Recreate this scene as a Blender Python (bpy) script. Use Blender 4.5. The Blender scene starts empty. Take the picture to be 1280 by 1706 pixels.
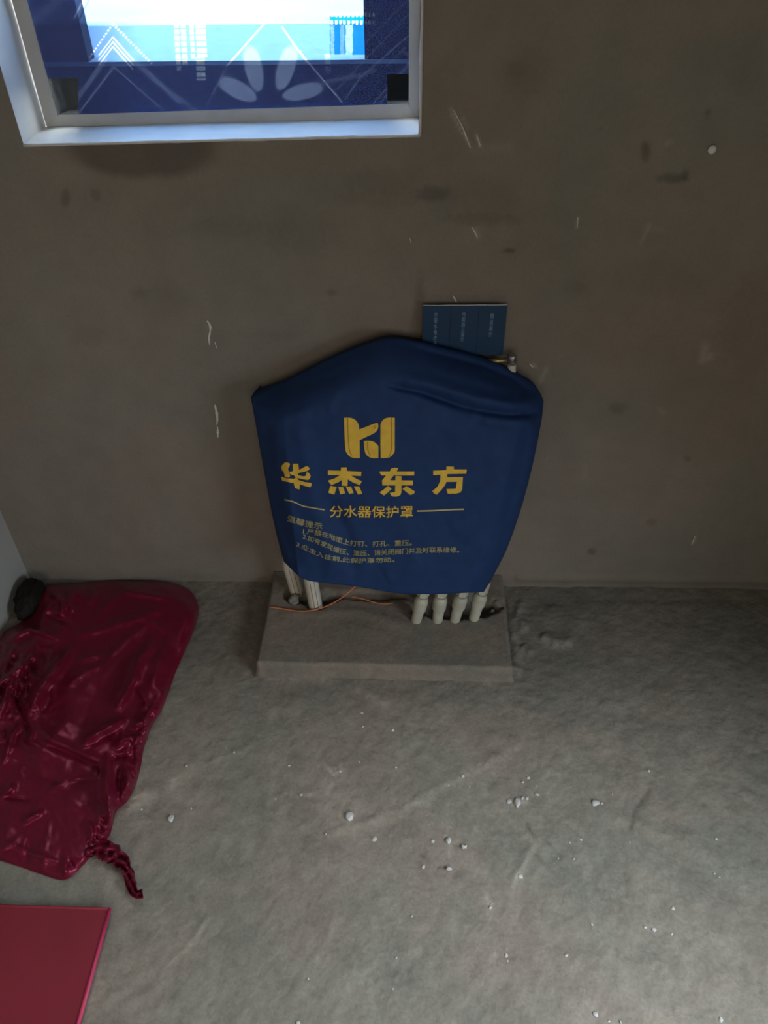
import bpy, bmesh, math, random
import numpy as np
from mathutils import Vector, Matrix
from mathutils.bvhtree import BVHTree
from mathutils.geometry import tessellate_polygon

S = bpy.context.scene
COL = S.collection
RNG = np.random.RandomState(7)
random.seed(7)

# ------------------------------------------------------------------ camera
F, CX, CY = 1305.0, 640.0, 853.0
_V = np.array([29, -1509, -F]); _V = _V / np.linalg.norm(_V)
_D = np.array([60, 1130, -F]); _D = _D / np.linalg.norm(_D)
_Z = -_V
_Y = _D - _Z * (_D @ _Z); _Y = _Y / np.linalg.norm(_Y)
_X = np.cross(_Y, _Z)
R = np.array([_X, _Y, _Z])
CAM = np.array([0.0, -1.39569977, 1.45])

cam_data = bpy.data.cameras.new('camera')
cam = bpy.data.objects.new('camera', cam_data); COL.objects.link(cam)
cam.matrix_world = Matrix([[*R[0], CAM[0]], [*R[1], CAM[1]], [*R[2], CAM[2]], [0, 0, 0, 1]])
cam_data.sensor_fit = 'HORIZONTAL'; cam_data.sensor_width = 36.0
cam_data.lens = F / 1280.0 * 36.0
cam_data.clip_start = 0.02; cam_data.clip_end = 500
S.camera = cam

# ------------------------------------------------------------------ sky, lamps, exposure
w = bpy.data.worlds.new('overcast_sky'); S.world = w; w.use_nodes = True
bg = w.node_tree.nodes['Background']
bg.inputs[0].default_value = (0.88, 0.95, 1.0, 1); bg.inputs[1].default_value = 12.0

def area_lamp(name, loc, rot, sx, sy, power, color):
    d = bpy.data.lights.new(name, 'AREA'); d.shape = 'RECTANGLE'; d.size = sx; d.size_y = sy
    d.energy = power; d.color = color
    o = bpy.data.objects.new(name, d); COL.objects.link(o); o.location = loc; o.rotation_euler = rot
    return o
# daylight through the doorway in the right wall (faces -x) plus a warm fill lamp added behind the camera (faces +y)
door_lamp = area_lamp('daylight_doorway', (1.17, -1.42, 0.66), (0, 0, 0), 0.8, 0.8, 19.0, (0.76, 0.88, 1.0))
door_lamp.rotation_euler = Vector((-.80, .10, -.62)).to_track_quat('-Z', 'Y').to_euler(); door_lamp.data.spread = math.radians(118)
area_lamp('rear_fill', (0.1, -3.18, 1.55), (math.radians(90), 0, 0), 1.6, 1.1, 19.0, (1.0, 0.92, 0.82))
S.view_settings.view_transform = 'Standard'; S.view_settings.look = 'None'
S.view_settings.gamma = 1.0; S.view_settings.use_curve_mapping = False
S.view_settings.exposure = 0.0

# ------------------------------------------------------------------ helpers
def ray(px, py):
    px = np.asarray(px, float); py = np.asarray(py, float)
    v = np.stack([px - CX, -(py - CY), np.full(np.broadcast(px, py).shape, -F)], -1)
    return v @ R.T
def at_y(px, py, y=0.0):
    r = ray(px, py); t = (np.asarray(y) - CAM[1]) / r[..., 1]
    return CAM + r * t[..., None]
def at_z(px, py, z=0.0):
    r = ray(px, py); t = (np.asarray(z) - CAM[2]) / r[..., 2]
    return CAM + r * t[..., None]
def to_px(P):
    q = (np.asarray(P) - CAM) @ R
    return q[..., 0] / -q[..., 2] * F + CX, -q[..., 1] / -q[..., 2] * F + CY

def link(name, me, mat=None, parent=None, smooth=False):
    o = bpy.data.objects.new(name, me); COL.objects.link(o)
    if mat is not None and not me.materials: me.materials.append(mat)
    if parent is not None: o.parent = parent
    if smooth: me.shade_smooth()
    return o
def pyd(name, verts, faces, mat=None, parent=None, smooth=False):
    me = bpy.data.meshes.new(name); me.from_pydata([tuple(map(float, v)) for v in verts], [], faces); me.update()
    return link(name, me, mat, parent, smooth)
def bmo(name, bm, mat=None, parent=None, smooth=False):
    bmesh.ops.recalc_face_normals(bm, faces=bm.faces[:])
    me = bpy.data.meshes.new(name); bm.to_mesh(me); bm.free()
    return link(name, me, mat, parent, smooth)
def tag(o, label=None, cat=None, group=None, kind=None):
    if label: o['label'] = label
    if cat: o['category'] = cat
    if group: o['group'] = group
    if kind: o['kind'] = kind
    return o
def empty(name, loc):
    o = bpy.data.objects.new(name, None); COL.objects.link(o); o.location = tuple(loc); o.empty_display_size = .05
    o['_base'] = [float(c) for c in loc]
    return o
def adopt(o, root):
    """parent o (built in world coordinates) under root, an Empty standing at the thing's base"""
    o.parent = root
    o.matrix_parent_inverse = Matrix.Translation(Vector(root['_base'])).inverted()
    return o

def bm_box(bm, x0, x1, y0, y1, z0, z1, bev=0.0):
    m = Matrix.Translation(((x0+x1)/2, (y0+y1)/2, (z0+z1)/2)) @ Matrix.Diagonal((x1-x0, y1-y0, z1-z0, 1))
    r = bmesh.ops.create_cube(bm, size=1.0, matrix=m)
    if bev > 0:
        es = list({e for v in r['verts'] for e in v.link_edges})
        bmesh.ops.bevel(bm, geom=es, offset=bev, segments=2, affect='EDGES', profile=.6)
def box(name, x0, x1, y0, y1, z0, z1, mat, parent=None, bev=0.0):
    bm = bmesh.new(); bm_box(bm, x0, x1, y0, y1, z0, z1, bev); return bmo(name, bm, mat, parent)
def tube_bm(bm, pts, radii, seg=20, cap=True):
    pts = [Vector(p) for p in pts]; n = len(pts)
    if not hasattr(radii, '__len__'): radii = [radii]*n
    rings = []
    up = Vector((0.13, 0.9, 0.3)).normalized()
    for i, p in enumerate(pts):
        t = (pts[min(i+1, n-1)] - pts[max(i-1, 0)])
        if t.length < 1e-9: t = Vector((0, 0, 1))
        t.normalize(); a = t.cross(up)
        if a.length < 1e-3: a = t.cross(Vector((1, 0, 0)))
        a.normalize(); b = t.cross(a)
        rings.append([bm.verts.new(p + (a*math.cos(2*math.pi*k/seg) + b*math.sin(2*math.pi*k/seg))*radii[i]) for k in range(seg)])
    for r0, r1 in zip(rings, rings[1:]):
        for k in range(seg):
            bm.faces.new((r0[k], r0[(k+1) % seg], r1[(k+1) % seg], r1[k]))
    if cap:
        bm.faces.new(rings[0]); bm.faces.new(rings[-1][::-1])
def tube(name, pts, radii, mat, parent=None, seg=20):
    bm = bmesh.new(); tube_bm(bm, pts, radii, seg)
    o = bmo(name, bm, mat, parent)
    for p in o.data.polygons: p.use_smooth = len(p.vertices) == 4
    return o
def lathe(name, a, b, prof, mat, parent=None, seg=24):
    """rings along the axis a->b; prof = [(t along the axis, radius)...]"""
    a = Vector(a); b = Vector(b); ax = (b-a)
    u = ax.cross(Vector((0.1, 1, 0.2))).normalized(); v = ax.normalized().cross(u)
    bm = bmesh.new(); rings = []
    for t, r in prof:
        c = a + ax*t
        rings.append([bm.verts.new(c + (u*math.cos(2*math.pi*k/seg) + v*math.sin(2*math.pi*k/seg))*r) for k in range(seg)])
    for r0, r1 in zip(rings, rings[1:]):
        for k in range(seg): bm.faces.new((r0[k], r0[(k+1) % seg], r1[(k+1) % seg], r1[k]))
    bm.faces.new(rings[0]); bm.faces.new(rings[-1][::-1])
    o = bmo(name, bm, mat, parent)
    return o

# value noise in numpy
_lat = RNG.rand(256, 256)
def vnoise(x, y):
    xi = np.floor(x).astype(int); yi = np.floor(y).astype(int)
    fx = x - xi; fy = y - yi
    fx = fx*fx*(3-2*fx); fy = fy*fy*(3-2*fy)
    g = lambda i, j: _lat[i % 256, j % 256]
    return (g(xi, yi)*(1-fx)*(1-fy) + g(xi+1, yi)*fx*(1-fy) + g(xi, yi+1)*(1-fx)*fy + g(xi+1, yi+1)*fx*fy)*2-1
def fbm(x, y, o=4, off=0.0):
    s = 0; a = 1.0; t = 0
    for k in range(o):
        s = s + a*vnoise(x*2**k + 17.3*k + off, y*2**k + 5.1*k + off*1.7); t += a; a *= .5
    return s/t
def sstep(a, b, x):
    t = np.clip((x-a)/(b-a), 0, 1); return t*t*(3-2*t)
def seg_dist(px, py, pts):
    """distance to a polyline and the fraction along it"""
    best = np.full(np.shape(px), 1e9); frac = np.zeros(np.shape(px)); n = len(pts)-1
    for i in range(n):
        ax, ay = pts[i]; bx, by = pts[i+1]; dx, dy = bx-ax, by-ay
        t = np.clip(((px-ax)*dx + (py-ay)*dy)/(dx*dx+dy*dy+1e-9), 0, 1)
        d = np.hypot(px-ax-t*dx, py-ay-t*dy)
        m = d < best; best = np.where(m, d, best); frac = np.where(m, (i+t)/n, frac)
    return best, frac
def inside(px, py, poly):
    r = np.zeros(np.shape(px), bool); n = len(poly)
    for i in range(n):
        x0, y0 = poly[i]; x1, y1 = poly[(i+1) % n]
        if y0 == y1: continue
        c = ((y0 > py) != (y1 > py)) & (px < (x1-x0)*(py-y0)/(y1-y0) + x0)
        r ^= c
    return r
def edge_dist(px, py, poly):
    return seg_dist(px, py, list(poly) + [poly[0]])[0]
def catmull(pts, n):
    pts = np.array(pts, float)
    d = np.concatenate([[0], np.cumsum(np.hypot(*np.diff(pts[:, :2], axis=0).T))]); d /= d[-1]
    u = np.linspace(0, 1, n); out = []
    m = np.gradient(pts, d, axis=0)
    for t in u:
        i = min(np.searchsorted(d, t, 'right')-1, len(d)-2); i = max(i, 0)
        h = d[i+1]-d[i]; s = (t-d[i])/h
        out.append((2*s**3-3*s**2+1)*pts[i] + (s**3-2*s**2+s)*h*m[i] + (-2*s**3+3*s**2)*pts[i+1] + (s**3-s**2)*h*m[i+1])
    return np.array(out)

# ------------------------------------------------------------------ materials
def new_mat(name):
    m = bpy.data.materials.new(name); m.use_nodes = True
    nt = m.node_tree; b = nt.nodes['Principled BSDF']
    return m, nt, b
def nd(nt, t, **kw):
    n = nt.nodes.new(t)
    for k, v in kw.items():
        if hasattr(n, k): setattr(n, k, v)
        else: n.inputs[k.replace('_', ' ')].default_value = v
    return n
def mat(name, col, rough=.6, metal=0.0, spec=.5, var=.12, nscale=30, bump=.15, bscale=200, bdist=.001, **extra):
    m, nt, b = new_mat(name)
    tc = nd(nt, 'ShaderNodeTexCoord'); n = nd(nt, 'ShaderNodeTexNoise', Scale=nscale, Detail=5.0)
    nt.links.new(tc.outputs['Object'], n.inputs['Vector'])
    mr = nd(nt, 'ShaderNodeMapRange'); mr.inputs[1].default_value = .3; mr.inputs[2].default_value = .7
    mr.inputs[3].default_value = 1-var; mr.inputs[4].default_value = 1+var
    nt.links.new(n.outputs[0], mr.inputs[0])
    mx = nd(nt, 'ShaderNodeVectorMath', operation='SCALE'); mx.inputs[0].default_value = col[:3]
    nt.links.new(mr.outputs[0], mx.inputs['Scale']); nt.links.new(mx.outputs[0], b.inputs['Base Color'])
    b.inputs['Roughness'].default_value = rough; b.inputs['Metallic'].default_value = metal
    b.inputs['Specular IOR Level'].default_value = spec
    for k, v in extra.items(): b.inputs[k.replace('_', ' ')].default_value = v
    if bump:
        n2 = nd(nt, 'ShaderNodeTexNoise', Scale=bscale, Detail=3.0); nt.links.new(tc.outputs['Object'], n2.inputs['Vector'])
        bp = nd(nt, 'ShaderNodeBump', Strength=bump, Distance=bdist)
        nt.links.new(n2.outputs[0], bp.inputs['Height']); nt.links.new(bp.outputs[0], b.inputs['Normal'])
    return m
def concrete(name, c1, c2, scale=1.0, bump=.5, rough=.9, fine=1.0, attr=True, grit=.12):
    """mottled cement: two hues in large patches, fine grain, and the mesh's own 'shade' attribute for stains, scuffs and painted shadows"""
    m, nt, b = new_mat(name); L = nt.links.new
    tc = nd(nt, 'ShaderNodeTexCoord')
    n1 = nd(nt, 'ShaderNodeTexNoise', Scale=2.3*scale, Detail=6.0, Roughness=.55); L(tc.outputs['Object'], n1.inputs['Vector'])
    r1 = nd(nt, 'ShaderNodeMapRange'); r1.inputs[1].default_value = .38; r1.inputs[2].default_value = .62; L(n1.outputs[0], r1.inputs[0])
    mx = nd(nt, 'ShaderNodeMix', data_type='RGBA'); mx.inputs[6].default_value = (*c1, 1); mx.inputs[7].default_value = (*c2, 1)
    L(r1.outputs[0], mx.inputs[0])
    n2 = nd(nt, 'ShaderNodeTexNoise', Scale=14*scale, Detail=8.0, Roughness=.65); L(tc.outputs['Object'], n2.inputs['Vector'])
    r2 = nd(nt, 'ShaderNodeMapRange'); r2.inputs[1].default_value = .3; r2.inputs[2].default_value = .7
    r2.inputs[3].default_value = 1-grit; r2.inputs[4].default_value = 1+grit; L(n2.outputs[0], r2.inputs[0])
    n3 = nd(nt, 'ShaderNodeTexNoise', Scale=160.0, Detail=4.0, Roughness=.7); L(tc.outputs['Object'], n3.inputs['Vector'])
    r3 = nd(nt, 'ShaderNodeMapRange'); r3.inputs[1].default_value = .3; r3.inputs[2].default_value = .7
    r3.inputs[3].default_value = 1-grit*.8; r3.inputs[4].default_value = 1+grit*.8; L(n3.outputs[0], r3.inputs[0])
    mu = nd(nt, 'ShaderNodeMath', operation='MULTIPLY'); L(r2.outputs[0], mu.inputs[0]); L(r3.outputs[0], mu.inputs[1])
    last = mu.outputs[0]
    if attr:
        at = nd(nt, 'ShaderNodeAttribute', attribute_name='shade')
        m2 = nd(nt, 'ShaderNodeMath', operation='MULTIPLY'); L(last, m2.inputs[0]); L(at.outputs['Fac'], m2.inputs[1]); last = m2.outputs[0]
    sc = nd(nt, 'ShaderNodeVectorMath', operation='SCALE'); L(mx.outputs[2], sc.inputs[0]); L(last, sc.inputs['Scale'])
    L(sc.outputs[0], b.inputs['Base Color']); b.inputs['Roughness'].default_value = rough; b.inputs['Specular IOR Level'].default_value = .25
    n4 = nd(nt, 'ShaderNodeTexNoise', Scale=90.0*fine, Detail=6.0, Roughness=.7); L(tc.outputs['Object'], n4.inputs['Vector'])
    bp = nd(nt, 'ShaderNodeBump', Strength=bump, Distance=.002); L(n4.outputs[0], bp.inputs['Height']); L(bp.outputs[0], b.inputs['Normal'])
    return m

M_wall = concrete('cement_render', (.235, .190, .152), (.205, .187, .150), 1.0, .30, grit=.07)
M_floor = concrete('floor_screed', (.300, .250, .200), (.255, .238, .190), 1.6, .9, rough=.8, grit=.17)
M_slab = concrete('plinth_mortar', (.245, .195, .150), (.195, .172, .138), 4.0, .9, attr=False)
M_white_wall = mat('white_putty', (.38, .37, .335), .8, var=.08, nscale=8, bump=.3, bscale=60)
M_reveal = mat('skimmed_plaster', (.60, .59, .57), .7, var=.06, nscale=12, bump=.4, bscale=70)
M_frame = mat('window_aluminium', (.46, .455, .43), .45, var=.05, bump=.05)
M_outer = mat('outside_render', (.022, .023, .026), .9)
M_coping = mat('coping_render', (.55, .56, .57), .9)
M_ground = mat('outside_ground', (.78, .78, .76), .9, nscale=.2)
M_cover = mat('blue_nonwoven_cloth', (.012, .035, .108), .75, spec=.25, var=.10, nscale=40, bump=.35, bscale=900, bdist=.0006)
M_yellow = mat('yellow_print', (.72, .44, .045), .6, var=.10, nscale=60, bump=0)
M_yellow_dk = mat('ochre_print_line', (.40, .22, .02), .6, bump=0)
M_pale = mat('pale_gold_print', (.52, .40, .17), .6, var=.1, bump=0)
M_small = mat('small_gold_print', (.27, .25, .12), .6, var=.3, nscale=90, bump=0)
M_pipe = mat('white_plastic_pipe', (.62, .57, .46), .4, var=.12, nscale=25, bump=.1)
M_fit = mat('grey_white_fitting', (.44, .42, .33), .45, var=.15, nscale=30, bump=.1)
M_stripe = mat('pipe_marking', (.22, .08, .07), .6, bump=0)
M_brass = mat('brass', (.35, .27, .10), .4, metal=.9, bump=.1)
M_steel = mat('dull_steel', (.42, .38, .36), .35, metal=.9, bump=.2)
M_wire = mat('orange_wire', (.62, .17, .05), .5, var=.15, bump=0)
M_red = mat('crimson_satin', (.125, .004, .017), .35, spec=.9, var=.10, nscale=6, bump=.2, bscale=140, bdist=.002, Sheen_Weight=.1)
M_red.node_tree.nodes['Principled BSDF'].inputs['Specular Tint'].default_value = (1, .28, .42, 1)
M_red.node_tree.nodes['Principled BSDF'].inputs['Sheen Tint'].default_value = (1, .2, .35, 1)
M_board = mat('dark_red_flock', (.26, .022, .036), .65, spec=.3, var=.12, nscale=9, bump=.1)
M_edge_lit = mat('red_edge_lit', (.62, .045, .13), .5, bump=0)  # lighter than the board: light caught on its right edge, painted in
M_bag = mat('black_plastic_bag', (.010, .008, .005), .75, spec=.2, bump=.4, bscale=60, bdist=.004)
M_crumb = mat('white_plaster', (.62, .60, .55), .8, var=.15, bump=.3)
M_rubble = mat('grey_rubble', (.20, .18, .15), .9, bump=.6, bscale=80)
M_leaf = mat('dark_blue_card', (.006, .038, .090), .5, spec=.3, var=.08, bump=0)
M_leafwhite = mat('card_edge_white', (.45, .47, .45), .6, bump=0)
M_caption = mat('pale_blue_print', (.17, .28, .42), .5, bump=0)
M_dark = mat('dark_mortar_hole', (.05, .042, .035), .95, bump=.6, bscale=60)

def set_attr(me, name, vals):
    a = me.attributes.new(name, 'FLOAT', 'POINT'); a.data.foreach_set('value', np.asarray(vals, np.float32).ravel())

def grid_mesh(name, P, keep=None, attr=None, m=None, parent=None, smooth=True):
    """P (n,m,3) -> quads; keep (n-1,m-1) mask"""
    n, k = P.shape[:2]
    idx = np.arange(n*k).reshape(n, k)
    q = np.stack([idx[:-1, :-1], idx[1:, :-1], idx[1:, 1:], idx[:-1, 1:]], -1)
    if keep is not None: q = q[keep]
    q = q.reshape(-1, 4)
    used = np.unique(q); remap = -np.ones(n*k, int); remap[used] = np.arange(len(used))
    me = bpy.data.meshes.new(name); V = P.reshape(-1, 3)[used]; q = remap[q]
    me.vertices.add(len(V)); me.vertices.foreach_set('co', V.astype(np.float32).ravel())
    me.loops.add(q.size); me.loops.foreach_set('vertex_index', q.ravel().astype(np.int32))
    me.polygons.add(len(q)); me.polygons.foreach_set('loop_start', np.arange(0, q.size, 4, dtype=np.int32))
    me.update(calc_edges=True); me.validate()
    for an, av in (attr or {}).items(): set_attr(me, an, np.asarray(av).reshape(-1)[used])
    return link(name, me, m, parent, smooth)

def gauss(px, py, pts, wd, taper=True):
    d, f = seg_dist(px, py, pts)
    g = np.exp(-(d/wd)**2)
    return g*(np.clip(np.minimum(f, 1-f)*8+.25, 0, 1) if taper else 1)
def ell(px, py, cx, cy, rx, ry, soft=.35, jag=.25, ns=30., off=0.):
    r = np.hypot((px-cx)/rx, (py-cy)/ry) + jag*fbm(px/ns, py/ns, 3, off)
    return 1 - sstep(1-soft, 1+soft, r)

# ------------------------------------------------------------------ room shell
XL, XR, YB, ZC = -0.992, 1.2, -3.2, 2.6
WX0, WX1, WZ0, WZ1 = -0.668, 0.004, 1.066, 2.25      # window opening
# back wall: one rendered surface with its opening
xs = np.unique(np.round(np.concatenate([[XL-.03], np.linspace(XL, WX0, 82), np.linspace(WX0, WX1, 168), np.linspace(WX1, 1.05, 260), np.linspace(1.05, XR, 20)]), 6))
zs = np.unique(np.round(np.concatenate([np.linspace(-.01, WZ0, 268), np.linspace(WZ0, 1.5, 60), np.linspace(1.5, WZ1, 10), np.linspace(WZ1, ZC, 6)]), 6))
ZZ, XX = np.meshgrid(zs, xs, indexing='ij')
tilt = (XX-WX0)/(WX1-WX0)*.012 - .005                  # the sill runs slightly uphill to the right
wt = np.clip(ZZ/WZ0, 0, 1)*(ZZ < 1.9) + (ZZ >= 1.9)*np.clip((WZ1-ZZ)/.35, 0, 1)
ZZ2 = ZZ + tilt*wt*(XX > -2)
P = np.stack([XX, np.zeros_like(XX), ZZ2], -1)
px, py = to_px(P)
shade = 1 + .07*fbm(XX*3, ZZ*3, 4, 3.) + .04*fbm(XX*14, ZZ*9, 3, 8.)
shade *= 1 - .42*ell(px, py, 232, 240, 128, 58, .18, .12, 60)          # soft-edged darker patch under the sill
for cx, cy, rx, ry, s in [(720, 322, 28, 12, .28), (800, 330, 60, 40, .10), (1076, 252, 7, 14, .38), (1120, 297, 24, 8, .35), (1142, 293, 6, 9, .3), (849, 418, 10, 4, .4),
                          (640, 300, 60, 22, .12), (500, 385, 60, 40, .10), (870, 120, 40, 40, .10), (860, 115, 18, 14, .12), (552, 488, 9, 6, .25), (270, 500, 40, 30, .10),
                          (110, 330, 8, 14, .25), (160, 325, 8, 10, .2), (370, 380, 60, 20, .10), (700, 520, 8, 60, .20), (1180, 190, 6, 5, .3), (1030, 680, 14, 10, .2),
                          (985, 918, 8, 5, .35), (1145, 765, 6, 5, .25), (1085, 870, 8, 6, .2), (150, 560, 30, 16, .10), (640, 330, 90, 14, .09), (320, 220, 30, 12, .1), (1000, 215, 5, 3, .2),
                          (800, 365, 60, 10, .14), (230, 490, 14, 8, .12), (470, 560, 20, 8, .08), (1240, 100, 40, 60, .1), (1255, 540, 60, 80, .1), (1100, 460, 60, 30, .08), (960, 480, 20, 10, .1)]:
    shade *= 1 - s*ell(px, py, cx, cy, rx, ry, .5, .4, 9, cx*.1)
for pts, wd, s in [([(750, 180), (762, 205), (785, 245)], 2.2, .9), ([(793, 222), (802, 246)], 2.4, .8), ([(770, 195), (780, 215)], 3, .3), ([(1085, 370), (1066, 410)], 3, .25),
                   ([(1070, 380), (1110, 385)], 6, .1), ([(1178, 570), (1170, 600), (1190, 590)], 7, .3), ([(1096, 680), (1108, 690)], 4, .25), ([(913, 610), (898, 640)], 4, .3),
                   ([(1122, 235), (1108, 242)], 4, .25), ([(886, 606), (895, 612)], 2.5, .6), ([(790, 378), (798, 398)], 4, .35), ([(1160, 892), (1153, 908)], 2.2, .6),
                   ([(963, 362), (962, 382)], 1.6, .5), ([(976, 770), (974, 800)], 5, .10), ([(345, 535), (350, 575)], 5, .12), ([(940, 730), (1060, 750)], 14, .06), ([(780, 250), (860, 245)], 10, .12)]:
    shade *= 1 + s*gauss(px, py, pts, wd)
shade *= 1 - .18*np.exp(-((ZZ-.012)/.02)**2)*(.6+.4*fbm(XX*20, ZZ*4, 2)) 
dy = .0022*fbm(XX*5, ZZ*5, 3, 1.) + .0007*fbm(XX*28, ZZ*28, 3, 2.) 
dy += .004*np.exp(-((ZZ-.028)/.012)**2)*(px > 860)     # a lip of mortar along the foot of the wall
edgefade = np.clip(np.minimum.reduce([np.hypot(np.maximum(np.maximum(WX0-XX, XX-WX1), 0), np.maximum(np.maximum(WZ0-ZZ, ZZ-WZ1), 0))/.02, np.ones_like(XX)]), 0, 1)
P[..., 1] = -dy*edgefade
cxm = (XX[:-1, :-1]+XX[1:, 1:])/2; czm = (ZZ[:-1, :-1]+ZZ[1:, 1:])/2
hole = (cxm > WX0) & (cxm < WX1) & (czm > WZ0) & (czm < WZ1)
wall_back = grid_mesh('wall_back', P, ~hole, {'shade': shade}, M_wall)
tag(wall_back, 'bare grey-brown cement rendered wall holding the small window', kind='structure')
MISC = wall_back
def wall_z(x, base): return base + ((x-WX0)/(WX1-WX0)*.012 - .005)

def slabq(name, pts, faces, m, **k): return pyd(name, pts, faces, m, **k)
# left wall
ys = np.linspace(YB, .02, 60); z2 = np.linspace(-.01, ZC, 50)
A, B = np.meshgrid(z2, ys, indexing='ij')
wl = grid_mesh('wall_left', np.stack([XL + .0015*fbm(B*4, A*4, 3), B, A], -1), None, None, M_white_wall)
tag(wl, 'white puttied side wall at the left corner', kind='structure')
# floor with trowelled relief
fx = np.unique(np.round(np.concatenate([np.linspace(XL-.01, 1.0, 500), np.linspace(1.0, XR+.3, 12)]), 6))
fy = np.unique(np.round(np.concatenate([np.linspace(YB, -1.12, 20), np.linspace(-1.12, .005, 300)]), 6))
FYY, FXX = np.meshgrid(fy, fx, indexing='ij')
P = np.stack([FXX, FYY, np.zeros_like(FXX)], -1)
px, py = to_px(P)
vis = (FYY > -1.25)
h = .0030*fbm(FXX*3, FYY*3, 3, 4.) + .0016*fbm(FXX*11+FYY*4, FYY*16, 3, 9.) + .0016*fbm(FXX*45, FYY*45, 3, 6.) + .0008*fbm(FXX*110, FYY*110, 2, 8.)
fs = 1.03 + .13*fbm(FXX*2.5, FYY*2.5, 4, 11.) + .10*fbm(FXX*10+FYY*6, FYY*10-FXX*5, 4, 12.)
fs *= 1 - .28*(1-sstep(1060, 1240, py + 30*fbm(px/90, py/60, 3)))         # darker band along the foot of the wall
marks = [([(520, 1400), (660, 1352), (770, 1292), (880, 1232)], 9, .10, .0016), ([(205, 1360), (250, 1325), (320, 1282), (400, 1250)], 10, .12, .0012), ([(215, 1345), (245, 1318)], 10, .25, .0006),
         ([(270, 1615), (310, 1580), (345, 1530)], 4, .16, .001), ([(200, 1680), (270, 1640)], 8, .08, .0006), ([(480, 1665), (530, 1590), (560, 1520)], 8, .06, .0008),
         ([(870, 1385), (890, 1405), (865, 1450), (850, 1480)], 6, .10, .0018), ([(1085, 1312), (1060, 1345), (1050, 1385)], 3, -.28, -.0012), ([(873, 1362), (889, 1392)], 2.5, -.25, -.001),
         ([(905, 1395), (940, 1430)], 2, -.18, -.0006), ([(940, 1370), (985, 1410)], 2, -.15, -.0006), ([(890, 1420), (930, 1460)], 2.5, -.15, -.0005),
         ([(590, 1148), (620, 1160), (650, 1175)], 7, .22, .0008), ([(540, 1270), (555, 1290), (568, 1283), (566, 1272)], 3, .30, .0006), ([(556, 1300), (545, 1322), (505, 1325)], 3.5, .26, .0005),
         ([(450, 1330), (480, 1320), (500, 1328)], 3, .12, .0004), ([(740, 1390), (750, 1400), (749, 1440)], 3, .22, .0005), ([(728, 1444), (745, 1446)], 2.5, -.25, -.0006), ([(755, 1408), (770, 1410)], 2.2, -.25, -.0006),  # last two strokes paint the raised crumbs' cast shadows at their left
         ([(698, 1422), (716, 1434)], 3, -.25, -.0008), ([(850, 1336), (880, 1332)], 5, .25, .0004), ([(765, 1290), (775, 1285)], 5, .22, .0004), ([(740, 1333), (750, 1338)], 7, .18, .0004),
         ([(785, 1375), (795, 1385)], 5, .15, .0004), ([(980, 1345), (1180, 1420), (1245, 1490)], 10, .07, .0010), ([(1040, 1400), (1045, 1500)], 4, -.10, -.0006), ([(960, 1390), (990, 1540), (1080, 1706)], 10, .05, .0008),
         ([(1065, 1290), (1085, 1285)], 5, .18, .0003), ([(860, 1458), (870, 1462)], 5, .35, .0003), ([(810, 1490), (820, 1515)], 5, .2, .0004), ([(760, 1495), (775, 1512)], 4, .15, .0002),
         ([(560, 1240), (640, 1215)], 12, -.08, -.0006), ([(380, 1110), (340, 1060)], 16, -.05, 0), ([(870, 1010), (1000, 1000), (1280, 1005)], 6, -.14, -.0006), ([(900, 1030), (980, 1040)], 14, .10, .0006),
         ([(850, 1035), (870, 1110)], 6, .12, .0010), ([(878, 1060), (950, 1075)], 12, .10, .0008), ([(960, 1180), (1080, 1165), (1160, 1160)], 8, .10, .0008), ([(1200, 1055), (1230, 1058)], 5, .16, .0004),
         ([(845, 1110), (870, 1120)], 7, .22, .0030), ([(842, 990), (846, 1050), (854, 1108)], 3, -.25, -.002), ([(868, 1000), (862, 1030), (880, 1050)], 8, .12, .004), ([(900, 1060), (930, 1072), (955, 1068)], 8, .12, .004), ([(870, 1075), (885, 1090)], 7, .10, .004), ([(440, 1125), (560, 1128)], 12, .18, .0012), ([(590, 1130), (700, 1135)], 10, .05, .0008), ([(800, 1128), (820, 1138)], 6, .2, .0006),
         ([(420, 1000), (440, 1010)], 14, .06, .0014), ([(385, 1000), (430, 990)], 12, -.10, 0), ([(640, 1490), (560, 1700)], 26, .05, .0008), ([(1180, 1550), (1240, 1600)], 12, .10, .0004),
         ([(316, 1490), (320, 1500)], 6, -.16, -.0006), ([(310, 1300), (620, 1440)], 3, -.05, -.0005), ([(480, 1405), (700, 1480)], 3, -.05, -.0005), ([(1000, 1610), (1020, 1580)], 8, .12, .0003)]
for pts, wd, s, hh in marks:
    g = gauss(px, py, pts, wd)*vis*(1+.5*fbm(px/7, py/7, 2))
    fs *= 1 + 1.35*s*g; h += 1.5*hh*g
pits = RNG.rand(260, 3)
for a, b, c in pits:
    x0 = -.95+1.9*a; y0 = -1.05*b; rr = .0015+.003*c
    i = (np.abs(fx-x0) < .012); j = (np.abs(fy-y0) < .012)
    if not i.any() or not j.any(): continue
    sub = np.ix_(j, i); g = np.exp(-((FXX[sub]-x0)**2+(FYY[sub]-y0)**2)/rr**2)
    sg = -1 if c > .35 else 1
    h[sub] += sg*.0012*g; fs[sub] *= 1 + sg*.18*g
P[..., 2] = h*vis - .0015
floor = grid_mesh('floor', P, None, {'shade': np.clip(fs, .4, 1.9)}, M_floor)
tag(floor, 'rough grey cement screed floor with trowel marks', kind='structure')
FLOOR_BVH = BVHTree.FromObject(floor, bpy.context.evaluated_depsgraph_get())
def floor_z(x, y):
    hit = FLOOR_BVH.ray_cast(Vector((x, y, .5)), Vector((0, 0, -1)))
    return hit[0].z if hit[0] else 0.0

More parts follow.
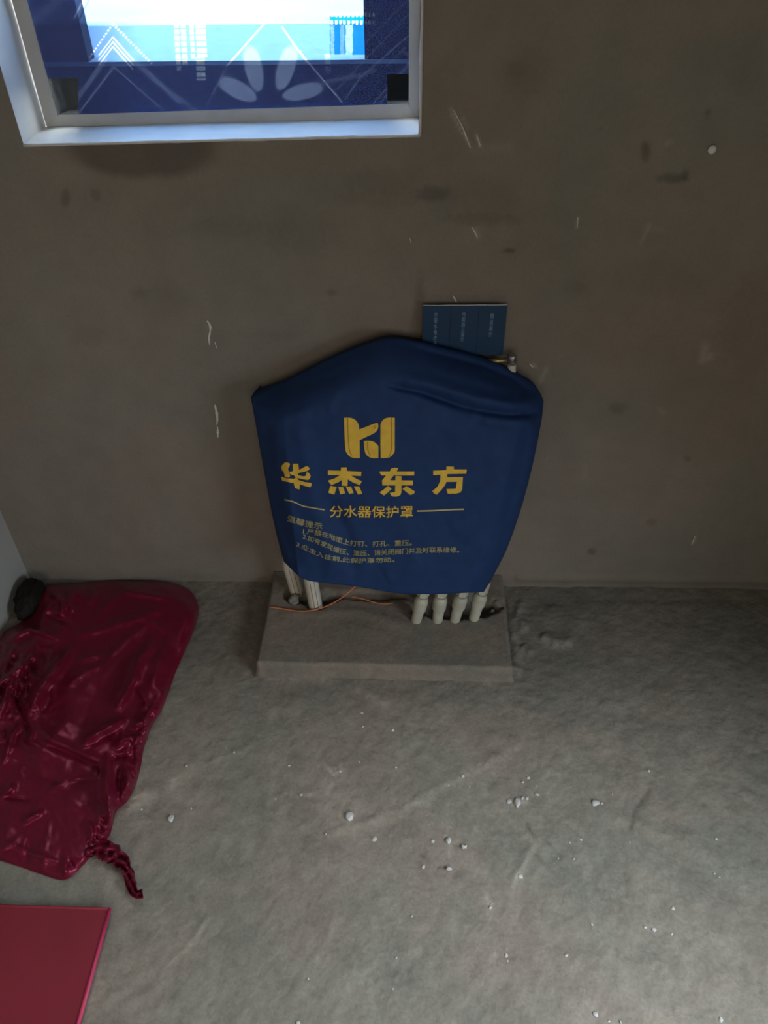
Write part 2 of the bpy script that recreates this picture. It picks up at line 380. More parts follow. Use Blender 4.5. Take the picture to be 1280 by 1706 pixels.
tag(box('ceiling', XL-.1, XR+.1, YB-.1, .2, ZC, ZC+.1, M_outer), 'plain ceiling above the room', kind='structure')
tag(box('wall_front', XL-.1, XR+.1, YB-.1, YB, -.02, ZC, M_wall), 'rendered wall behind the viewer', kind='structure')
tag(box('wall_right', XR, XR+.12, YB, .0, -.02, ZC, M_wall), 'rendered wall on the right side', kind='structure')

# ------------------------------------------------------------------ window
win = empty('window_1', (WX0, .1, WZ0)); tag(win, 'small white framed window with blue film on its glass', kind='structure')
def hexa(name, front, back, m, bev=0.0):
    bm = bmesh.new(); n = len(front)
    f = [bm.verts.new(tuple(map(float, p))) for p in front]; b = [bm.verts.new(tuple(map(float, p))) for p in back]
    bm.faces.new(f); bm.faces.new(b[::-1])
    for i in range(n): bm.faces.new((f[i], f[(i+1) % n], b[(i+1) % n], b[i]))
    if bev: bmesh.ops.bevel(bm, geom=bm.edges[:], offset=bev, segments=2, affect='EDGES')
    return bmo(name, bm, m)
# plastered reveals (left, right, sill, head)
def reveal_strip(name, a, b, depth, m, n=60, wob=.0012):
    """strip from a to b in the wall plane, going back by depth"""
    a = np.array(a); b = np.array(b); t = np.linspace(0, 1, n)[:, None]; d = np.linspace(-.0015, depth, 14)
    Pn = a + (b-a)*t
    G = np.repeat(Pn[:, None, :], 14, 1); G[..., 1] = d[None, :]
    ax = 2 if abs(b[0]-a[0]) > abs(b[2]-a[2]) else 0
    G[..., ax] += wob*fbm(np.repeat(t*14, 14, 1), np.repeat(d[None]*40, n, 0), 3, a[0]*9)
    return grid_mesh(name, G, None, None, m)
sl, sr = wall_z(WX0, WZ0), wall_z(WX1, WZ0)
for nm, a, b in [('sill_reveal', (WX0, 0, sl), (WX1, 0, sr)), ('side_reveal', (WX0, 0, WZ1), (WX0, 0, sl)),
                 ('side_reveal', (WX1, 0, sr), (WX1, 0, WZ1)), ('head_reveal', (WX1, 0, WZ1), (WX0, 0, WZ1))]:
    adopt(reveal_strip(nm, a, b, .111, M_reveal), win)
# thin raised plaster arris round the opening
for nm, a, b in [('plaster_arris', (WX1+.002, -.001, sr-.002), (WX1+.002, -.001, WZ1)), ('plaster_arris', (WX0, -.001, sl-.002), (WX1+.002, -.001, sr-.002))]:
    a = np.array(a); b = np.array(b); n = 60
    pts = [a+(b-a)*t + np.array([.0008, 0, .0008])*fbm(np.array([t*20]), np.array([a[0]*5.+2]), 3)[0] for t in np.linspace(0, 1, n)]
    rr = [.0025*(1+.35*float(fbm(np.array([t*30]), np.array([3.3]), 2)[0])) for t in np.linspace(0, 1, n)]
    adopt(tube(nm, pts, rr, M_reveal, seg=8), win)
# frame members (front face at y = .10, 45 mm deep), the left one wider
fl, fr = at_y(77, 212, .1), at_y(699, 203, .1)
il, ir = at_y(96, 191, .1), at_y(680, 172, .1)
FT = 2.24; fw = .03
mid = ((WX0+WX1)/2, 1.6)
inner = lambda p: float(il[0]-.001 < p[0] < ir[0]+.001)       # glazing side splays outward to the back
def member(nm, quad):
    q = [np.array(p) for p in quad]; adopt(hexa(nm, q, [p+np.array([0, .008, 0])+np.array([np.sign(p[0]-mid[0]), 0, np.sign(p[2]-mid[1])])*.007*inner(p) for p in q], M_frame, .0015), win)
Y1 = .1
member('frame_rail', [(fl[0], Y1, fl[2]), (fr[0], Y1, fr[2]), (ir[0], Y1, ir[2]), (il[0], Y1, il[2])])
member('frame_stile', [(fl[0], Y1, fl[2]), (il[0], Y1, il[2]), (il[0], Y1, FT-fw), (fl[0], Y1, FT)])
member('frame_stile', [(fr[0], Y1, fr[2]), (fr[0], Y1, FT), (ir[0], Y1, FT-fw), (ir[0], Y1, ir[2])])
member('frame_rail', [(fl[0], Y1, FT), (il[0], Y1, FT-fw), (ir[0], Y1, FT-fw), (fr[0], Y1, FT)])
# glass
gm, nt, b = new_mat('window_glass')
out = nt.nodes['Material Output']; tr = nd(nt, 'ShaderNodeBsdfTransparent', Color=(.93, .95, .95, 1)); gl = nd(nt, 'ShaderNodeBsdfGlossy', Roughness=.02)
ms = nd(nt, 'ShaderNodeMixShader', Fac=.07); nt.links.new(tr.outputs[0], ms.inputs[1]); nt.links.new(gl.outputs[0], ms.inputs[2]); nt.links.new(ms.outputs[0], out.inputs[0])
adopt(box('pane', il[0]-.005, ir[0]+.005, .106, .110, il[2]-.005, FT-fw+.005, gm), win)
# blue printed film stuck on the inside of the glass, its pattern in per-vertex print colours
fxs = np.linspace(il[0]-.004, ir[0]+.004, 520); fzs = np.linspace(il[2]-.004, 1.285, 240)
GZ, GX = np.meshgrid(fzs, fxs, indexing='ij')
P = np.stack([GX, np.full_like(GX, .104) + .0006*fbm(GX*9, GZ*9, 2), GZ], -1)
px, py = to_px(P)
base = np.array([.22, .46, .92]); fc = np.ones(px.shape+(3,))*base
milk = np.zeros(px.shape)          # how much white ink scatters
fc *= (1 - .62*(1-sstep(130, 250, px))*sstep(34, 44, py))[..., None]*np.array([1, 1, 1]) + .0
def line(pts, wd, s, dots=False, mk=.5):
    global fc, milk
    d, f = seg_dist(px, py, pts); g = 1 - sstep(wd*.5, wd*1.1, d)
    if dots:
        ln = sum(math.hypot(pts[i+1][0]-pts[i][0], pts[i+1][1]-pts[i][1]) for i in range(len(pts)-1)); g = g*(np.sin(f*ln*1.05) > -.1)
    g = (g*s)[..., None]; fc = fc*(1-g) + np.array([.95, .95, .98])*g; milk = np.maximum(milk, np.clip(g[..., 0]*mk, 0, .6))
# chevrons
line([(188, 40), (150, 95)], 1.6, .7, True); line([(188, 40), (255, 108)], 2.2, .9, True)
for o_ in (0, 8, 16): line([(188, 62+o_), (165, 92+o_)], 1.2, .6); line([(188, 62+o_), (222, 100+o_)], 1.5, .8)
for pts, wd, s in [([(148, -20), (124, 30)], 2.0, .7), ([(158, -20), (128, 40)], 1.2, -.8), ([(190, 112), (130, 190)], 1.4, .16), ([(190, 112), (270, 182)], 1.4, .16), ([(175, 100), (128, 165)], 5, .10), ([(222, 100), (300, 170)], 5, .10),
                   ([(252, 130), (335, 190)], 4, .08), ([(345, 175), (378, 110)], 1.6, .12), ([(378, 110), (440, 40)], 1.8, .85), ([(470, 45), (500, 88), (570, 170)], 1.8, .75), ([(680, 60), (600, 130), (575, 165)], 2, .15),
                   ([(685, 20), (560, 150)], 1.6, .10), ([(690, 95), (620, 175)], 1.8, .14), ([(630, 178), (680, 110)], 1.8, .12), ([(672, 85), (690, 100)], 1.8, .15), ([(676, 78), (645, 110)], 1.6, .12), ([(700, -20), (600, 80)], 1.4, .09),
                   ([(535, 138), (600, 125), (625, 118)], 4, .10), ([(30, 60), (120, -20)], 8, .04), ([(130, 190), (190, 110)], 3, .06)]:
    if s > 0: line(pts, wd, s, mk=2.6 if s < .3 else .8)
    else:
        g = (1-sstep(wd*.5, wd*1.1, seg_dist(px, py, pts)[0]))[..., None]*(-s); fc = fc*(1-g) + np.array([.1, .1, .25])*g
line([(500, 85), (512, 105)], 2.2, .7, True)
# flower petals
for cx, cy, rx, ry, a in [(425, 124, 14, 36, -12), (474, 122, 14, 36, 17), (403, 153, 32, 14, 28), (497, 155, 32, 13, -14)]:
    a = math.radians(a); dx = px-cx; dy = py-cy; u = dx*math.cos(a)+dy*math.sin(a); v = -dx*math.sin(a)+dy*math.cos(a)
    tp = 1 + .25*np.clip((v if ry > rx else -u*(1 if cx > 450 else -1))/35, -1, 1)
    g = (1-sstep(.88, 1.1, np.hypot(u/rx, v/ry)*tp))[..., None]*.62
    fc = fc*(1-g) + np.array([.55, .72, .95])*g; milk = np.maximum(milk, g[..., 0]*.95)
# vertical columns of print and the little solid label
for x0, x1, y0, y1, c, s in [(289, 297, 30, 118, (1, 1, 1), .75), (299, 308, 20, 108, (1, 1, 1), .8), (314, 321, 20, 98, (1, 1, 1), .7), (324, 341, 20, 96, (1, 1, .95), .8), (326, 341, 96, 134, (.75, .75, .18), .75), (541, 550, 90, 122, (.8, .85, .95), .5)]:
    sl_ = (py-y0)*.06
    g = ((px > x0+sl_) & (px < x1+sl_) & (py > y0) & (py < y1))*s*(.55+.45*(vnoise(px/1.5, py/2.0) > -.25))*(np.sin(py*.62) > -.75)
    fc = fc*(1-g[..., None]) + np.array(c)*g[..., None]; milk = np.maximum(milk, g*(.9 if c[2] < .5 else .45))
lab = (px > 550) & (px < 609) & (py > 26) & (py < 91)
fc[lab] = np.array([.002, .16, .95]); milk[lab] *= .2
for x0, x1, s in [(551, 557, .4), (567, 574, .25), (576, 588, .75)]:
    g = lab*(px > x0)*(px < x1)*s*(.6+.4*(vnoise(px/1.3, py/2.2) > -.1))*(py > 42); fc = fc*(1-g[..., None]) + np.array([.5, .75, .95])*g[..., None]
g = (px > 549)*(px < 629)*(((py > 21) & (py < 28)) | ((py > 34) & (py < 41)))*(np.sin(px*.9) > 0)*.8
fc = fc*(1-g[..., None]) + np.array([.85, .88, .7])*g[..., None]; milk = np.maximum(milk, g*.45)
keep = ~(((px < 130) & (py > 131)) | ((px > 645) & (py > 124)))[:-1, :-1]
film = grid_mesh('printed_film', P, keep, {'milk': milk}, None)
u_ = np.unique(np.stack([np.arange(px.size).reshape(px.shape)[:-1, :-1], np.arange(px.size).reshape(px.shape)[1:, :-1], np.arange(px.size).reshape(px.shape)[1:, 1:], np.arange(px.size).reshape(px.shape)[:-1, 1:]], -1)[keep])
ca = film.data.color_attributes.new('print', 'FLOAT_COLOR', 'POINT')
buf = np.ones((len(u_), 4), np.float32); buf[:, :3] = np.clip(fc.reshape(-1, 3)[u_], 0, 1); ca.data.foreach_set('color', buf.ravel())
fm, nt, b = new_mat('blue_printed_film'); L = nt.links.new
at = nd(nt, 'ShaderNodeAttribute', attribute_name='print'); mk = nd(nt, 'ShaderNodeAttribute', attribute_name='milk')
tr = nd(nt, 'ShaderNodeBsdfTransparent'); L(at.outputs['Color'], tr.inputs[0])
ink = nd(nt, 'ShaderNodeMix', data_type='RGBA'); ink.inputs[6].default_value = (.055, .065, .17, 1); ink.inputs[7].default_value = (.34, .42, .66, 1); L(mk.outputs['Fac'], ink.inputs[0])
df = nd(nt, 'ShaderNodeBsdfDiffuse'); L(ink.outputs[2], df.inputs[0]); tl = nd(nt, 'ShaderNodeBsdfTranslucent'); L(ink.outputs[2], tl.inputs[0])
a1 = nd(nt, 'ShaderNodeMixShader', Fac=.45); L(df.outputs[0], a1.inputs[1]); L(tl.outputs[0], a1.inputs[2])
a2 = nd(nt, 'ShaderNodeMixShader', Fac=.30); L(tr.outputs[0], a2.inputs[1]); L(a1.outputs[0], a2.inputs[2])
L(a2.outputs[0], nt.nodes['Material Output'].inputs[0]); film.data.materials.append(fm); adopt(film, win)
tag(film, 'blue printed film with chevrons, flower petals and small lettering')
# outside: deep ledge on a parapet, piers, ground in daylight
zc = 1.1
ya, yb_ = float(at_z(370, 101, zc)[1]), float(at_z(370, 41, zc)[1])
pl = float(at_y(138, 60, ya)[0]); pr = float(at_y(606, 20, ya)[0])
for k_, (x0_, x1_, z0_, z1_) in enumerate([(-4, WX0, -3.3, 9), (WX1, 4, -3.3, 9), (WX0, WX1, -3.3, WZ0-.004), (WX0, WX1, WZ1, 9)]):
    tag(box('trim_%d' % (5+k_), x0_, x1_, .112, .16, z0_, z1_, M_outer), 'dark outer face of the house wall around the window', kind='structure')
tag(box('trim_1', -3, 3, ya, yb_, -3.2, zc-.008, M_outer), 'dark outer parapet beyond the window', kind='structure')
tag(box('trim_2', -3, 3, ya-.002, yb_, zc-.008, zc, M_coping), 'pale coping of the outer parapet', kind='structure')
tag(box('trim_3', -3, pl, ya, ya+.04, zc, 4.5, M_outer), 'dark outer pier left of the bright opening', kind='structure')
tag(box('trim_4', pr, 3, ya, ya+.04, zc, 4.5, M_outer), 'dark outer pier right of the bright opening', kind='structure')
tag(box('ground', -150, 150, .17, 300, -3.3, -3.2, M_ground), 'bright pale ground far outside the window', kind='structure')

# ------------------------------------------------------------------ concrete plinth round the pipes
sx0, sx1, sy = -.345, .224, -.29
pl_root = empty('concrete_plinth', (-.06, -.145, 0)); tag(pl_root, 'low grey mortar plinth on the floor under the blue cover', 'plinth')
nx, ny = 120, 64
U, Vv = np.meshgrid(np.linspace(0, 1, nx), np.linspace(0, 1, ny), indexing='xy')
Xs = sx0 + (sx1-sx0)*U + .002*fbm(U*6, Vv*6, 2); Ys = -.003 + (sy+.003)*Vv + .003*fbm(U*9, Vv*3, 3, 5.)*(Vv > .6)
Xs = np.where(U < .02, Xs+.0, Xs); Xs += (1-Vv)*(U-.5)*.0
Zs = .040 + .0025*fbm(Xs*14, Ys*14, 3, 2.)
ppx, ppy = to_px(np.stack([Xs, Ys, Zs], -1))
for cx, cy, rx, ry, dp in [(492, 990, 18, 14, .016), (525, 1000, 22, 14, .012), (758, 1008, 64, 20, .034), (620, 992, 60, 8, .006), (552, 992, 14, 10, .015)]:
    Zs -= dp*ell(ppx, ppy, cx, cy, rx, ry, .3, .25, 8, cx*.3)
Zs += .0025*gauss(ppx, ppy, [(470, 1022), (600, 1018), (690, 1045)], 8)
top = np.stack([Xs, Ys, Zs], -1)
def skirt(edge, out, ends=((0, 0), (0, 0))):
    rows = [edge]
    for k, (o_, zz) in enumerate([(.003, .036), (.005, .022), (.006, .008), (.012, -.004)]):
        r = edge.copy(); r[:, :2] += np.array(out)*(o_ + .003*fbm(np.arange(len(edge))[:, None]*.13, np.full((len(edge), 1), k*.7+out[0]), 3)); r[:, 2] = zz; r[0, :2] += np.array(ends[0])*o_; r[-1, :2] += np.array(ends[1])*o_; rows.append(r)
    return np.array(rows)
parts = [top, skirt(top[-1], (0, -1), ((-1, 0), (1, 0))), skirt(top[:, 0][::-1], (-1, 0), ((0, -1), (0, 0))), skirt(top[:, -1], (1, 0), ((0, 0), (0, -1)))]
for a_, b_ in ((parts[1][:, 0], parts[2][:, 0]), (parts[1][:, -1], parts[3][:, -1])):
    m_ = (a_ + b_)/2; a_[:] = m_; b_[:] = m_
bm = bmesh.new()
for g in parts:
    n, k = g.shape[:2]; vs = [[bm.verts.new(tuple(map(float, g[i, j]))) for j in range(k)] for i in range(n)]
    for i in range(n-1):
        for j in range(k-1): bm.faces.new((vs[i][j], vs[i+1][j], vs[i+1][j+1], vs[i][j+1]))
bmesh.ops.remove_doubles(bm, verts=bm.verts[:], dist=.0002)
adopt(bmo('mortar_top', bm, M_slab, None, True), pl_root)
def lump(name, c, r, m, seed=0, squash=.7, sub=2, rough_=.35):
    bm = bmesh.new(); bmesh.ops.create_icosphere(bm, subdivisions=sub, radius=1.0)
    rs = np.random.RandomState(seed); sc = 1 + rs.uniform(-.3, .35, 3)
    for v in bm.verts:
        p = np.array(v.co); k = 1 + rough_*float(fbm(np.array([p[0]*1.3+seed]), np.array([p[1]*1.3+p[2]+seed]), 2)[0])
        v.co = Vector((p[0]*sc[0]*k*r, p[1]*sc[1]*k*r, p[2]*squash*k*r))
    o = bmo(name, bm, m); o.location = tuple(map(float, c)); return o
rb = lump('cement_lump', at_z(491, 996, .045), .016, M_rubble, 5, .7, 3); rb.location = (*at_z(491, 997, .04)[:2], .040)
tag(rb, 'grey lump of cement on the plinth below the rear left pipe', 'rubble')

# ------------------------------------------------------------------ pipes out of the plinth
def pipe_big(label, p0, p1, Y0, Y1_, rad):
    a = at_y(*p0, Y0); bq = at_y(*p1, Y1_); a = Vector(a); bq = Vector(bq)
    d = (bq-a); a2 = a - d.normalized()*.02
    root = empty('white_pipe', (a.x, a.y, .03)); tag(root, label, 'pipe')
    tp = bq + Vector((.012, -.004, .10))
    tb = tube('tube', [a2, a, bq, tp], rad, M_pipe, seg=28); adopt(tb, root)
    side = Vector((CAM[0]-a.x, CAM[1]-a.y, .6)).normalized(); q = side.cross(d.normalized()).normalized()
    for k, off in enumerate((.15, -.35)):
        n_ = (side*math.cos(off) + q*math.sin(off)); ofs = n_ - d.normalized()*n_.dot(d.normalized()); ofs = ofs.normalized()*(rad-.0001)
        tube('marking_line', [a+ofs, bq+ofs, tp+ofs], .0006, M_stripe, tb, seg=6)
    return root
pipe_big('white plastic pipe with marking lines, rear one left under the cover', (493, 980), (482, 940), -.07, -.082, .0165)
pipe_big('white plastic pipe with marking lines, front one left beside orange wire', (526, 1009), (517, 960), -.112, -.125, .0165)
quad_lab = ['first white fitting pipe from the left in the row of four', 'second white fitting pipe from the left in the row of four',
            'third white fitting pipe from the left in the row of four', 'fourth white fitting pipe, rightmost in the row of four']
for k, (p0, p1) in enumerate([((693, 1036), (705, 990)), ((729, 1034), (735, 990)), ((759, 1030), (770, 989)), ((791, 1026), (803, 985))]):
    Yb = [-.160, -.156, -.152, -.148][k]
    a = Vector(at_y(*p0, Yb)); bq = Vector(at_y(*p1, Yb+.012)); d = bq-a
    root = empty('heating_pipe', (a.x, a.y, .03)); tag(root, quad_lab[k], 'pipe', 'four white pipes rising on the right of the plinth')
    adopt(tube('tube', [a-d*.45, a, bq, bq+d*1.8], .0085, M_pipe), root)
    adopt(lathe('sleeve', a-d*.15, a+d*.70, [(0, .010), (.05, .0118), (.5, .0128), (.85, .0135), (.93, .0128), (1, .0105)], M_fit), root)
    adopt(lathe('collar', a+d*.42, a+d*.92, [(0, .0125), (.08, .0158), (.7, .0165), (.85, .0150), (.9, .0138), (1, .0135)], M_fit), root)
    adopt(lathe('nut', a+d*.95, a+d*1.4, [(0, .0125), (.05, .0145), (.9, .0145), (1, .012)], M_fit, seg=6), root)

# ------------------------------------------------------------------ orange wires
def wire(label, pts, zs_, r=.0016):
    c = catmull([(a, b_, z_) for (a, b_), z_ in zip(pts, zs_)], 60)
    W = [at_z(q[0], q[1], q[2]) for q in c]
    o = tube('orange_wire', [tuple(v) for v in W], r, M_wire, seg=8); tag(o, label, 'wire'); return o
wire('long orange wire curving over the plinth past the left pipes', [(449, 1011), (470, 1014), (500, 1018), (525, 1016), (548, 1008), (572, 994), (592, 977)], [.046, .045, .046, .047, .052, .058, .07])
wire('short orange wire lying on the plinth under the cover', [(586, 994), (605, 998), (622, 1003), (640, 1006), (655, 1005)], [.048, .046, .0455, .0455, .046], .0013)

# ------------------------------------------------------------------ manifold behind the cover
mf = empty('heating_manifold', (-.04, -.07, .04)); tag(mf, 'brass floor heating manifold mostly hidden behind the blue cover', 'manifold')
for zz, yy in ((.56, -.075), (.38, -.095)):
    adopt(tube('manifold_bar', [(-.26, yy, zz), (.19, yy, zz)], .017, M_brass), mf)
for xx in (-.2, .12):
    adopt(box('wall_bracket', xx-.012, xx+.012, -.055, .002, .33, .60, M_steel, bev=.002), mf)
for k in range(4):
    x_ = .02+.048*k
    adopt(tube('outlet', [(x_, -.095, .38), (x_, -.098, .27)], .011, M_brass), mf)
# vent valve and stub that show right of the leaflet
e0 = Vector(at_y(852, 640, -.045)); e1 = Vector(at_y(853, 607, -.045)); e2 = Vector(at_y(853, 604, -.045)); e3 = Vector(at_y(853, 590, -.045))
adopt(lathe('white_stub', e0, e1, [(0, .0085), (.9, .0085), (1, .0075)], M_pipe), mf)
adopt(lathe('vent_valve', e2, e3, [(0, .006), (.05, .0095), (.35, .0098), (.4, .0075), (.6, .0078), (.65, .0095), (.9, .0085), (1, .005)], M_steel), mf)
adopt(tube('brass_tail', [at_y(812, 602, -.042), at_y(846, 600, -.045)], .0055, M_brass), mf)
adopt(tube('riser', [e0, (e0.x, e0.y-.02, .56)], .008, M_pipe), mf)

# ------------------------------------------------------------------ leaflet leaning on the wall
lf = empty('folded_leaflet', (.095, -.02, .6)); tag(lf, 'dark blue folded leaflet with three vertical captions against the wall', 'leaflet')
L0 = np.array(at_y(705, 509, -.018)); L1 = np.array(at_y(846, 508, -.018)); B0 = np.array(at_y(702, 612, -.030)); B1 = np.array(at_y(838, 591, -.030))
B0 = L0 + (B1-L1)*1.0 + np.array([.001, 0, 0])
def lp(u, v, off=0.0):
    p = (L0*(1-u)+L1*u)*(1-v) + (B0*(1-u)+B1*u)*v
    k = abs(((u*3) % 1)-.5)*2
    return p + np.array([0, -off - .0008*(1-k), 0])
panels = []
for k in range(3):
    g = np.array([[lp((k+.004+i/8*.992)/3, j/4) for i in range(9)] for j in range(5)])
    bk = g + np.array([0, .0016, 0])
    bm = bmesh.new()
    F0 = [[bm.verts.new(tuple(p)) for p in r] for r in g]; F1 = [[bm.verts.new(tuple(p)) for p in r] for r in bk]
    for j in range(4):
        for i in range(8):
            bm.faces.new((F0[j][i], F0[j+1][i], F0[j+1][i+1], F0[j][i+1])); bm.faces.new((F1[j][i], F1[j][i+1], F1[j+1][i+1], F1[j+1][i]))
    for j in range(4):
        bm.faces.new((F0[j][0], F1[j][0], F1[j+1][0], F0[j+1][0])); bm.faces.new((F0[j][8], F0[j+1][8], F1[j+1][8], F1[j][8]))
    for i in range(8):
        bm.faces.new((F0[0][i], F0[0][i+1], F1[0][i+1], F1[0][i])); bm.faces.new((F0[4][i], F1[4][i], F1[4][i+1], F0[4][i+1]))
    panels.append(bmo('leaflet_panel', bm, M_leaf)); adopt(panels[-1], lf)
o = tube('paper_edge', [lp(u, -.004, -.0002) for u in np.linspace(0, 1, 25)], .0010, M_leafwhite, seg=6); adopt(o, lf); tag(o, 'thin white top edge of the leaflet')

# ------------------------------------------------------------------ text helper (Blender's own built-in fallback font)
def glyphs(s):
    cu = bpy.data.curves.new('t', 'FONT'); cu.body = s; cu.size = 1.0; cu.resolution_u = 3
    ob = bpy.data.objects.new('t', cu); COL.objects.link(ob)
    dg = bpy.context.evaluated_depsgraph_get(); me = bpy.data.meshes.new_from_object(ob.evaluated_get(dg))
    V_ = np.array([v.co[:2] for v in me.vertices]).reshape(-1, 2); Fc = [list(p.vertices) for p in me.polygons]
    bpy.data.objects.remove(ob); bpy.data.curves.remove(cu); bpy.data.meshes.remove(me)
    return V_, Fc
for k, (s, pxx, y0, y1) in enumerate([('全屋水电改造', 727, 519, 576), ('地面施工展厅', 774, 519, 569), ('精装展厅', 821.5, 522, 561)]):
    V_, Fc = glyphs('\n'.join(s))
    if len(V_) == 0: continue
    V_ = V_ - V_.min(0); V_ = V_/V_.max(0)
    u0 = (pxx-705)/141.; v0 = (y0-509)/83.; v1 = (y1-509)/83.
    pts = [lp(u0 + (a-.5)*.045, v0 + (1-b_)*(v1-v0), .0006) for a, b_ in V_]
    o = pyd('caption', pts, Fc, M_caption, panels[k]); tag(o, 'pale blue vertical caption')

# ------------------------------------------------------------------ blue cloth cover
Tc = catmull([(418, 662), (440, 652), (470, 638), (540, 603), (600, 577), (645, 564), (690, 568), (750, 582), (820, 602), (868, 626), (892, 645), (906, 667)], 161)
Bc = catmull([(473, 936), (505, 964), (550, 972), (600, 978), (660, 988), (720, 990), (770, 988), (808, 986)], 161)
Lc = catmull([(418, 662), (424, 695), (432, 740), (441, 790), (452, 850), (462, 895), (473, 936)], 141)
Rc = catmull([(906, 667), (904, 690), (897, 730), (884, 790), (866, 855), (840, 925), (822, 960), (808, 986)], 141)
u = np.linspace(0, 1, 161)[None, :, None]; v = np.linspace(0, 1, 141)[:, None, None]
T_, B_, L_, R_ = Tc[None], Bc[None], Lc[:, None], Rc[:, None]
G = (1-v)*T_ + v*B_ + (1-u)*L_ + u*R_ - ((1-u)*(1-v)*Tc[0] + u*(1-v)*Tc[-1] + (1-u)*v*Bc[0] + u*v*Bc[-1])
gx, gy = G[..., 0], G[..., 1]; uu = np.broadcast_to(u[..., 0], gx.shape); vv = np.broadcast_to(v[..., 0], gx.shape)
depth = .135 + .065*vv
# roof: back edge close to the wall, the front fold line running down to the right
roof = sstep(0, .20, vv)
depth = .050 + (depth-.050)*(.25*roof + .75*np.sqrt(np.clip(roof, 0, 1)))
cor = np.clip(np.minimum(uu/.10, (1-uu)/.09), 0, 1)
depth = depth*(.70+.30*np.sqrt(cor)) + .030*(1-cor)*(1-roof)
wr = np.zeros_like(gx)
def fold(pts, wd, s, taper=True):
    global wr
    wr = wr + s*gauss(gx, gy, pts, wd, taper)
# long fold at the upper right: bulging roof lip over a dark crease
fold([(640, 640), (700, 652), (760, 672), (800, 683), (850, 690), (898, 688)], 6, -.013)
fold([(660, 628), (720, 640), (790, 662), (850, 672), (895, 668)], 11, .012)
fold([(700, 650), (745, 668), (790, 690)], 9, -.006)
fold([(800, 700), (850, 706), (893, 702)], 9, .005)
# piping-like seam just under the back edge
fold([(680, 576), (740, 592), (800, 608), (850, 628), (885, 652)], 4, -.006)
fold([(690, 572), (760, 588), (830, 609), (870, 632)], 3.5, .005)
fold([(720, 610), (800, 634), (870, 660)], 12, .005)
# left side folds that make the print run in waves
fold([(470, 650), (520, 640), (600, 612)], 10, -.003)
fold([(566, 640), (556, 665), (548, 690)], 9, .004)
fold([(436, 700), (446, 790), (470, 880), (500, 950)], 14, -.010)
fold([(500, 700), (512, 800), (540, 900), (560, 960)], 16, .006)
fold([(545, 830), (575, 880), (592, 960)], 11, -.006)
fold([(760, 900), (800, 850), (850, 800)], 22, .004); fold([(700, 930), (640, 960)], 16, .003)
fold([(880, 720), (862, 800), (838, 880)], 10, -.006); fold([(860, 900), (830, 960)], 8, .004)
fold([(430, 680), (520, 700), (580, 690)], 13, .003)
fold([(600, 720), (690, 700), (820, 730)], 22, .003)
wr = wr + .0035*fbm(gx/70, gy/90, 3, 31.) + .0012*fbm(gx/22, gy/26, 3, 41.)
depth = depth + wr*np.clip(vv*12+.2, 0, 1)
CP = at_y(gx, gy, -depth)
root_c = empty('manifold_cover', (-.04, -.17, .12)); tag(root_c, 'blue cloth cover with yellow logo and Chinese lettering draped over the pipes', 'cover')
def flap(edge, steps, zdrop=0.0):
    rows = [edge]
    for s in steps:
        r = edge.copy(); r[:, 1] = edge[:, 1]*(1-s) + (-.020)*s; r[:, 2] -= zdrop*s; rows.append(r)
    return np.array(rows)
cen = CP[..., 0].mean()
bm = bmesh.new()
def addgrid(g):
    n, k = g.shape[:2]; vs = [[bm.verts.new(tuple(map(float, g[i, j]))) for j in range(k)] for i in range(n)]
    for i in range(n-1):
        for j in range(k-1): bm.faces.new((vs[i][j], vs[i+1][j], vs[i+1][j+1], vs[i][j+1]))
addgrid(CP)
fl_ = flap(CP[:, 0], (.25, .5, .75, 1)); fl_[1:, :, 0] += .012*np.linspace(.3, 1, 4)[:, None]; addgrid(fl_)
fr_ = flap(CP[:, -1], (.25, .5, .75, 1)); fr_[1:, :, 0] -= .012*np.linspace(.3, 1, 4)[:, None]; addgrid(fr_[::-1])
ft_ = flap(CP[0], (.5, 1), .012); addgrid(ft_[::-1])
hem = np.array([CP[-1], CP[-1]+np.array([0, .0015, -.001]), CP[-1]+np.array([0, .003, .001]), CP[-1]+np.array([0, .0035, .012])]); addgrid(hem)
bmesh.ops.remove_doubles(bm, verts=bm.verts[:], dist=.0001)
cover = bmo('cloth', bm, M_cover, None, True); adopt(cover, root_c)
cme = bpy.data.meshes.new('tmp')
n, k = CP.shape[:2]; idx = np.arange(n*k).reshape(n, k)
qs = np.stack([idx[:-1, :-1], idx[1:, :-1], idx[1:, 1:], idx[:-1, 1:]], -1).reshape(-1, 4)
BV = BVHTree.FromPolygons([tuple(map(float, p)) for p in CP.reshape(-1, 3)], [tuple(map(int, q)) for q in qs])
def on_cloth(x, y, off):
    r = Vector(ray(x, y)).normalized(); h_ = BV.ray_cast(Vector(CAM), r)
    if h_[0] is None:
        p = Vector(at_y(x, y, -.19)); return p
    return h_[0] - r*off
